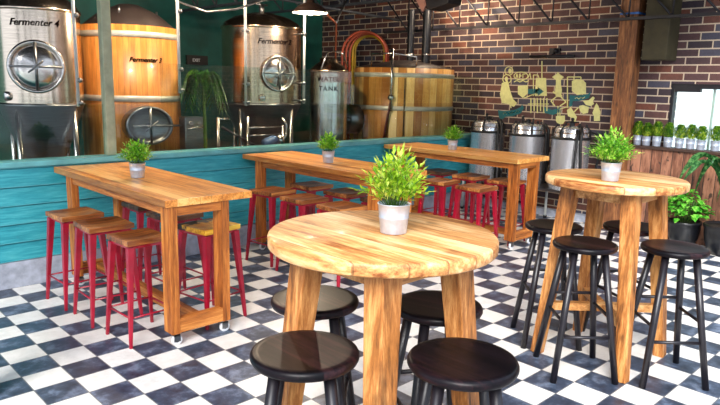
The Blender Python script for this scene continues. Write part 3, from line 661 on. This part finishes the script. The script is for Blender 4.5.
# ------------------------------------------------------------------ brewery tanks
def unit(th): return Vector((cos(th), sin(th), 0))
def camdir(c): return atan2(CAM.y-c[1], CAM.x-c[0])
def manhole(t, R, z, th, ro, proj, ell=1.0, mat='steel', long_handle=0):
    n = unit(th); u = unit(th+pi/2); c = n*(R-.06)+Vector((0, 0, z)); h = .06+proj
    MB().lathe([(ro*.86, -.02), (ro, -.02), (ro, h-.012), (ro-.008, h), (ro*.9, h), (ro*.86, h-.012), (ro*.86, h*.3)], c, n, 48, ell=ell).build('manhole_ring', mat, t)
    d = MB().lathe([(ro*.85, h-.035), (ro*.80, h-.025), (ro*.5, h-.005), (0, h+.008)] if mat == 'steel' else [(ro*.86, h-.05), (ro*.8, h-.06), (ro*.5, h-.075), (0, h-.08)], c, n, 48, ell=ell).build('manhole_door', 'steel' if mat == 'steel' else 'dull_steel', t)
    b = MB(); cc = c+n*(h+.018)
    b.cyl(cc-Vector((0, 0, ro*.9)), cc+Vector((0, 0, ro*.9)), .012, n=10); b.cyl(cc-u*ro*.9, cc+u*(ro*.9+long_handle), .010, n=10)
    b.cyl(c+n*(h-.08), cc+n*.03, .022, n=12); b.cyl(cc+n*.03-u*.06-Vector((0, 0, .05)), cc+n*.03+u*.06+Vector((0, 0, .05)), .008, n=8)
    b.build('handle', 'dull_steel', d)
def port(t, R, z, th, r):
    n = unit(th); b = MB(); b.lathe([(r, -.02), (r, .02), (r*.7, .03), (0, .03)], n*R+Vector((0, 0, z)), n, 20); b.build('port', 'steel', t)
def steel_tank(c, R, z0, z1, label, mat, txt, tth, tz, size, mh, zc=.55):
    t = thing('steel_fermenter', label, 'fermenter tank', (c[0], c[1], 0))
    MB().lathe([(R, z0), (R, z1)], n=96).build('body', mat, t)
    MB().lathe([(R, z1-.03), (R+.012, z1-.025), (R+.012, z1), (R, z1+.005)], n=96).build('rim_band', mat, t)
    MB().lathe([(R, z1), (R*.93, z1+.05), (R*.7, z1+.11), (R*.3, z1+.16), (0, z1+.17)], n=96).build('dome', mat, t)
    MB().lathe([(R+.004, z0), (R+.004, z0+.02), (R, z0)], n=96).build('seam_band', 'dull_steel', t)
    MB().lathe([(R, z0), (R*.97, z0-.03), (.08, zc), (.06, zc-.05), (0, zc-.05)], n=64).build('cone', 'dull_steel', t)
    for k in range(4):
        d = unit(camdir(c)+pi/4+k*pi/2+.15)*(R*.9); MB().cyl(d, d+Vector((0, 0, z0-.01)), .025, n=14).build('leg', 'steel', t)
    a = camdir(c); manhole(t, R, mh[1], a+mh[0], mh[2], .05)
    port(t, R, mh[3], a+mh[4], .04)
    text_on_cyl(txt, size, R, tz, a+tth, 'ink', t)
    b = MB(); b.cyl((0, 0, z1+.15), (0, 0, z1+.26), .03, n=12); b.cyl((-.08, 0, z1+.26), (.08, 0, z1+.26), .012, n=8); b.build('top_valve', 'dull_steel', t)
    return t
steel_tank((.885, 2.0), .362, 1.32, 2.16, 'warm steel fermenter tank at the far left marked Fermenter 4', 'tank_steel', 'Fermenter 4', -.06, 2.00, .078, (-.06, 1.655, .225, 1.40, -.80))
steel_tank((3.341, 2.0), .458, 1.32, 2.19, 'bronze-toned steel fermenter tank behind the glass marked Fermenter 2', 'warm_steel', 'Fermenter 2', .34, 1.99, .080, (.38, 1.67, .20, 1.40, .0))
def vat(name, c, R, z0, z1, label, mat, hoops, lidz, dome=False):
    t = thing(name, label, 'wooden fermenter', (c[0], c[1], 0))
    MB().lathe([(0, z0), (R*.995, z0), (R, z1), (R-.03, z1), (R-.03, z1-.02), (0, z1-.02)], n=96).build('body', mat, t)
    for z in hoops: MB().lathe([(R, z-.028), (R+.006, z-.026), (R+.006, z+.026), (R, z+.028)], n=96).build('hoop', 'hoop', t)
    MB().lathe([(R-.035, z1-.01), (R-.05, z1+.02), (R*.6, z1+.6*(lidz-z1)), (R*.2, lidz), (0, lidz)], n=64).build('lid', 'lid_dark', t)
    for k in range(4):
        d = unit(k*pi/2+.6)*(R*.8); MB().cyl(d, d+Vector((0, 0, z0)), .03, n=10).build('leg', 'dull_steel', t)
    return t
v1 = vat('wooden_fermenter', (1.792, 2.1), .481, .30, 2.075, 'orange wooden-stave fermenter with steel hoops marked Fermenter 3', 'stave_o', (1.99, 1.385, .65), 2.30)
a = camdir((1.792, 2.1)); manhole(v1, .481, 1.135, a+.26, .185, .13, 1.22, 'dull_steel', .14)
text_on_cyl('Fermenter 3', .062, .481, 1.735, a+.30, 'ink', v1)
b = MB()
for k in range(3): b.cyl((cos(k*2)*.3, sin(k*2)*.3, 2.18), (cos(k*2)*.3, sin(k*2)*.3, 2.26), .012, n=8)
b.build('lid_fitting', 'dull_steel', v1)
v2 = vat('wooden_vat', (5.386, 1.6), .67, .28, 1.79, 'pale yellow wooden-stave vat with steel hoops in front of the brick wall', 'stave_y', (1.70, 1.285, .7), 1.90)
a = camdir((5.386, 1.6)); manhole(v2, .67, 1.12, a-1.12, .19, .16, 1.0, 'dull_steel', .0)
R2 = .67
b = MB(); n = unit(a-.22); b.cyl(n*(R2+.03)+Vector((0, 0, 1.25)), n*(R2+.03)+Vector((0, 0, 2.02)), .016, n=10); b.cyl(n*(R2+.03)+Vector((0, 0, 1.60)), n*(R2-.01)+unit(a-.02)*.03+Vector((0, 0, 1.60)), .014, n=8)
b.box(0, 0, 0, 0, 0, 0); b.sphere(n*(R2+.03)+Vector((0, 0, 1.42)), .045, 10); b.build('sight_pipe', 'steel', v2)
b = MB(); b.tube([unit(a-.22-.12*u)*(R2+.035)+Vector((0, 0, 1.40-.5*u)) for u in [i/6 for i in range(7)]], .014, 8); b.build('drain_hose', 'hose_r', v2)
b = MB(); b.cyl(unit(a+.02)*(R2+.012)+Vector((0, 0, .9)), unit(a+.02)*(R2+.012)+Vector((0, 0, 1.66)), .006, n=8); b.build('cable', 'black', v2)
b = MB(); P = [unit(a-.75)*(R2*.92), unit(a-.22)*(R2*.99), unit(a+.25)*(R2*.9)]
b.tube([P[0]+Vector((0, 0, 1.79)), P[0]+Vector((0, 0, 1.96)), P[1]+Vector((0, 0, 1.965)), P[2]+Vector((0, 0, 1.93)), P[2]+Vector((0, 0, 1.80))], .012, 8); b.build('lid_rail', 'steel', v2)
for k, (ox, oy) in enumerate(((.22, .1), (.36, -.06))):
    b = MB(); L = [(.055+(.006 if j % 2 else 0), 1.84+j*.03) for j in range(26)] if k else [(.045+(.005 if j % 2 else 0), 1.84+j*.03) for j in range(26)]
    b.lathe(L, (ox, oy, 0), n=20); du = b.build('vent_duct', 'duct', v2)
    MB().lathe([(.058, 1.98), (.064, 1.985), (.064, 2.0), (.058, 2.005)], (ox, oy, 0), n=20).build('clamp_ring', 'steel', du)
# water tank
t = thing('water_tank', 'slim steel tank behind the glass lettered WATER TANK', 'tank', (4.031, 1.6, 0)); R = .231
MB().lathe([(R, .12), (R, 1.72)], n=64).build('body', 'steel', t)
MB().lathe([(R, 1.70), (R+.008, 1.705), (R+.008, 1.73), (R, 1.735), (R*.7, 1.80), (.11, 1.83), (.11, 1.87), (0, 1.88)], n=64).build('dome', 'warm_steel', t)
MB().lathe([(0, .10), (R*.98, .10), (R, .12)], n=64).build('base', 'dull_steel', t)
for k in range(3): MB().cyl(unit(k*2.1)*R*.8, unit(k*2.1)*R*.8+Vector((0, 0, .11)), .02, n=10).build('leg', 'dull_steel', t)
a = camdir((4.031, 1.6)); text_on_cyl('WATER', .075, R, 1.60, a+.0, 'ink', t, 0, 1.1); text_on_cyl('TANK', .075, R, 1.49, a+.0, 'ink', t, 0, 1.25)
MB().tube([(-R*.9, -.1, 1.73), (-R*.5, -.1, 1.93), (0, -.1, 1.95), (R*.6, -.1, 1.93), (R*.9, -.1, 1.80)], .010, 8).build('lid_hoop', 'steel', t)
MB().tube([(.11, 0, 1.85), (.11, 0, 2.28), (.06, -.02, 2.30), (-.12, -.10, 2.36)], .012, 8).build('copper_feed_pipe', 'copper', t)
MB().tube([(.11, 0, 2.27), (.16, .02, 2.36), (.42, .15, 2.62)], .010, 8).build('upper_pipe', 'dull_steel', t)
# hoses
def hose(cx, cy, r, z0, zt, mat, label, tilt=0):
    pts = []; L = [(-r, z0)]+[(r*cos(pi-pi*i/14), zt-r+r*sin(pi*i/14)) for i in range(15)]+[(r, z0+.3)]
    for u, z in L: pts.append((cx+u*cos(tilt), cy+u*sin(tilt), z))
    return tag(MB().tube(pts, .019, 10).build('brewing_hose', mat), label, 'hose', 'hoses arched between the tanks')
HX, HY, TL = 5.92, 2.55, -.62
for k, (dx, r, mm, l) in enumerate(((0, .33, 'hose_o', 'outermost orange hose arching up behind the yellow vat'), (.09, .315, 'hose_o', 'second orange hose inside the outermost arch'), (.18, .29, 'hose_o', 'orange hose nearest the yellow ones in the arch'), (.26, .25, 'hose_y', 'outer yellow hose of the arch behind the vat'), (.33, .225, 'hose_y', 'inner yellow hose of the arch behind the vat'))):
    hose(5.62+(dx-.33+r)*cos(TL), 2.62+(dx-.33+r)*sin(TL)+k*.05, r, .02, 2.34-k*.012, mm, l, TL)
# hanging sight pipes
def sight(x, zb, label, side=1):
    t = thing('hanging_pipe', label, 'pipe', (x, 1.3, zb), 0, 'slim steel pipes hanging in front of the tanks')
    MB().cyl((0, 0, 0), (0, 0, 3.05-zb), .014, n=12).build('pipe', 'white', t)
    for dz in (.03, .22, .75):
        b = MB(); b.cyl((0, -.02, dz), (.05*side, .12, dz), .008, n=8); b.sphere((.015*side, -.02, dz), .022, 10); b.build('bracket', 'dull_steel', t)
sight(.955, 1.33, 'slim steel pipe between the far left tank and the orange wooden fermenter')
sight(1.900, 1.45, 'slim steel pipe at the right edge of the orange wooden fermenter')
sight(2.644, 1.33, 'slim steel pipe in front of the bronze tank, left side')
sight(3.41, 1.35, 'slim steel pipe under the pendant lamp', -1)
# pale post in the glass screen
MB().box(.998, 1.078, YW+.02, YW+.10, .951, 3.05).build('trim_3', 'pale_post', bevel=.012)['kind'] = 'structure'
# glass
def pane(x0, x1, z0, z1, mat, label):
    tag(MB().box(x0, x1, YW+.056, YW+.064, z0, z1).build('glass_panel', mat), label, 'glass panel', None)
pane(-4, .995, .951, 1.365, 'glass_low', 'clear glass panel on the teal wall in front of the far left tank')
pane(1.081, 3.30, .951, 1.365, 'glass_low', 'lower glass panel in front of the orange fermenter and bronze tank')
pane(3.31, 6.12, .951, 1.365, 'glass_low', 'lower glass panel in front of the yellow vat')
pane(1.50, 3.30, 1.367, 1.71, 'glass', 'upper glass panel in front of the bronze tank')
pane(3.31, 6.12, 1.367, 1.71, 'glass', 'upper glass panel in front of the yellow vat')
fm = MB().box(3.30, 3.74, YW+.052, YW+.0555, 1.585, 1.70).build('window_film', 'film'); tag(fm, 'pale pink translucent film strip on the glass before the water tank', 'film'); fm.location = (0, 0, 0)
# ------------------------------------------------------------------ behind-glass clutter
t = thing('potted_palm', 'dark green palm with drooping fronds behind the glass', 'palm', (2.36, 1.65, .001))
MB().lathe([(0, 0), (.13, 0), (.17, .30), (.15, .30), (.14, .27), (0, .27)], n=24).build('pot', 'black', t)
MB().tube([(0, 0, .25), (.01, 0, .8), (0, 0, 1.5)], [.03, .022, .015], 8).build('trunk', 'stem', t)
f = MB(); rnd = random.Random(6)
for k in range(17):
    a = k*2.399; out = rnd.uniform(.17, .25); 
    P0 = Vector((0, 0, 1.45)); P1 = Vector((cos(a)*out*.4, sin(a)*out*.4, 1.93)); P2 = Vector((cos(a)*out, sin(a)*out, 1.52-rnd.random()*.3))
    B = lambda u: P0*(1-u)**2+P1*2*u*(1-u)+P2*u*u
    f.tube([B(i/6) for i in range(7)], .003, 4)
    for i in range(16):
        u = .2+.8*i/16; p = B(u); d = (B(min(1, u+.05))-B(u-.05)).normalized(); s = d.cross(Vector((0, 0, 1))).normalized()
        for q in (-1, 1): leaf(f, p, d*.5+s*q*.7-Vector((0, 0, .5)), .15, .014, fold=.2, droop=.2)
f.build('foliage', 'palm', t)
t = thing('steel_railing', 'low steel railing with slanting bars between the fermenters', 'railing', (2.3, 1.25, 0))
for x in (-.02, .33, .78): MB().cyl((x, 0, 0), (x, 0, 1.22 if x < .5 else 1.12), .016, n=10).build('post', 'steel', t)
MB().cyl((-.02, 0, 1.2), (.10, 0, 1.2), .012, n=8).build('rail', 'steel', t)
for z in (1.02, 1.10): MB().cyl((.33, 0, z), (.78, 0, z), .010, n=8).build('rail', 'dull_steel', t)
MB().cyl((.02, 0, 1.12), (.45, 0, .9), .012, n=8).build('slanting_bar', 'dark_metal', t)
t = thing('transfer_pump', 'small blue and silver pump on a stand beneath the bronze tank', 'pump', (2.93, 1.22, 0))
MB().box(-.14, .14, -.1, .1, .84, .86).build('shelf', 'dull_steel', t)
for x in (-.12, .12):
    for y in (-.08, .08): MB().cyl((x, y, 0), (x, y, .84), .012, n=8).build('leg', 'dull_steel', t)
MB().lathe([(0, -.08), (.055, -.08), (.06, -.05), (.06, .06), (.05, .08), (0, .08)], (-.04, 0, .945), (1, 0, .3), 20).build('motor', plain('blue_motor_paint', (60, 90, 130), .4), t)
MB().lathe([(0, -.02), (.06, -.02), (.075, 0), (.06, .03), (.02, .05), (0, .05)], (.07, -.02, .96), (.9, -.4, .2), 20).build('pump_head', 'steel', t)
MB().tube([(.1, -.03, .95), (.16, -.02, 1.02), (.18, 0, 1.12), (.14, .03, 1.2)], .013, 8).build('outlet_pipe', 'steel', t)
t = thing('control_panel', 'grey control cabinet standing right of the orange wooden fermenter', 'cabinet', (2.08, 1.42, 0))
MB().box(-.10, .10, -.06, .06, 0, 1.22).build('body', 'dull_steel', t, bevel=.008)
b = MB(); b.cyl((-.05, -.06, 1.16), (-.05, -.09, 1.16), .02, n=12); b.cyl((.04, -.06, 1.16), (.04, -.09, 1.16), .015, n=12); b.cyl((-.08, -.08, 1.10), (.09, -.08, 1.12), .01, n=8); b.build('knobs', 'steel', t)
t = thing('wall_sign', 'small black sign with white lettering on the dark far wall', 'sign', (3.77, 4.18, 1.83))
MB().box(-.20, .14, -.02, .018, -.03, .10).build('board', 'black', t)
vs, fs = text_mesh('EXIT', .06); MB().add([(v.x-.05, -.022-v.z, .012+v.y) for v in vs], fs).build('lettering', 'white_ink', t)
# ------------------------------------------------------------------ lamps and speaker
def pendant(x, y, z, label, power):
    t = thing('pendant_lamp', label, 'lamp', (x, y, z), 0, 'bronze pendant lamps')
    MB().lathe([(.185, 0), (.18, .012), (.15, .05), (.10, .085), (.045, .105), (.035, .15), (0, .155)], n=40).build('shade', 'shade', t)
    MB().lathe([(.182, .002), (.174, .012), (.145, .045), (.095, .075), (.0, .09)], n=40).build('shade_lining', 'shade_in', t)
    MB().sphere((0, 0, .015), .034, 16).build('bulb', 'bulb', t)
    MB().cyl((0, 0, .15), (0, 0, 3.05-z), .005, n=6).build('cord', 'black', t)
    L = bpy.data.lights.new('lamp_light', 'POINT'); L.energy = power; L.color = (1, .80, .6); L.shadow_soft_size = .04
    o = bpy.data.objects.new('lamp_light', L); COL.objects.link(o); o.parent = t; o.location = (0, 0, -.045)
pendant(3.26, 1.02, 2.29, 'lit bronze pendant lamp with white lining above the glass', 30)
pendant(1.30, 1.05, 2.66, 'unseen bronze pendant lamp, added to light the far left tanks', 45)  # this and the next two hang out of view, added to light the tanks
pendant(2.3, 1.05, 2.74, 'unseen bronze pendant lamp, added to light the railing and orange fermenter', 35)
pendant(5.55, 1.0, 2.74, 'unseen bronze pendant lamp, added to light the yellow vat', 30)
t = thing('hanging_speaker', 'black box speaker with a pinkish side hanging from the roof', 'speaker', (5.0, .78, 2.44))
MB().poly([(-.1, .22, .12), (-.1, .02, .02), (-.1, -.26, .08), (-.1, -.30, .32), (-.1, .20, .40)], (.25, 0, 0)).build('cabinet', 'dark_metal', t, bevel=.01)
MB().poly([(-.11, .33, .30), (-.11, .12, .01), (-.11, .06, .08), (-.11, .16, .40)], (.03, 0, 0)).build('side_panel', 'pinkwood', t)
MB().cyl((0, 0, .36), (0, 0, .61), .012, n=8).build('hanger', 'dark_metal', t)
# roof cable
tag(MB().tube([(1.9, 1.34, 2.30), (2.2, 1.3, 2.22), (2.5, 1.25, 2.27), (2.9, 1.2, 2.42), (3.4, 1.2, 2.50)], .010, 8).build('roof_cable', 'dull_steel'), 'grey cable sagging between the roof pipes left of the bronze tank', 'cable')
for (p, q, r_, l) in (((.2, 1.9, 2.62), (2.6, 3.6, 2.66), .02, 'dark roof conduit above the far left tank'), ((2.0, 1.6, 2.46), (3.3, 3.2, 2.60), .018, 'dark roof conduit between the orange fermenter and bronze tank'), ((3.9, 2.4, 2.60), (5.9, 2.2, 2.50), .018, 'dark roof conduit over the hoses')):
    tag(MB().cyl(p, q, r_, n=10).build('roof_conduit', 'truss_grey'), l, 'conduit')
# teal stub at the left edge
t = thing('teal_post', 'teal boarded post end with a pale base at the left edge', 'post', (-.375, -.87, 0))
MB().box(-.06, .03, -.08, .08, .13, .56).build('boards', 'teal', t, bevel=.004)
MB().box(-.06, .025, -.07, .07, 0, .13).build('base', 'cone', t)
# ------------------------------------------------------------------ pillars and beams added unseen behind the viewer to streak the steel
for i, (x, y) in enumerate(((-5.5, -1.0), (-5.5, -4.0), (-5.5, -7.5), (-2.5, -8.5), (1.0, -8.5), (4.5, -8.5))):
    struct(MB().box(x-.2, x+.2, y-.2, y+.2, 0, 3.3).build('trim_%d' % (i+4), 'dark_metal'))
struct(MB().box(-5.7, XB, -8.7, -8.3, 2.9, 3.3).build('trim_10', 'dark_metal'))
struct(MB().box(-5.7, -5.3, -8.7, 1, 2.9, 3.3).build('trim_11', 'dark_metal'))
# ------------------------------------------------------------------ light
w = bpy.data.worlds.new('sky'); SC.world = w; w.use_nodes = True; nt = w.node_tree; bg = nt.nodes['Background']
tc = nt.nodes.new('ShaderNodeTexCoord'); sp_ = nt.nodes.new('ShaderNodeSeparateXYZ'); nt.links.new(tc.outputs['Generated'], sp_.inputs[0])
rp = nt.nodes.new('ShaderNodeValToRGB'); nt.links.new(sp_.outputs[2], rp.inputs[0])
e = rp.color_ramp.elements; e[0].position = 0; e[0].color = (.72, .80, .92, 1); e[1].position = .7; e[1].color = (.62, .78, 1.0, 1)
nt.links.new(rp.outputs[0], bg.inputs[0]); bg.inputs[1].default_value = 1.2
S = bpy.data.lights.new('sun', 'SUN'); S.energy = 4.4; S.angle = radians(35); S.color = (1, .97, .94)
so = bpy.data.objects.new('sun', S); COL.objects.link(so); so.rotation_euler = (radians(38), 0, radians(-25))
so.rotation_euler = Vector((.75, .55, -.66)).to_track_quat('-Z', 'Y').to_euler()
SC.view_settings.view_transform = 'Standard'; SC.view_settings.look = 'None'; SC.view_settings.gamma = 1; SC.view_settings.use_curve_mapping = False
SC.view_settings.exposure = .75
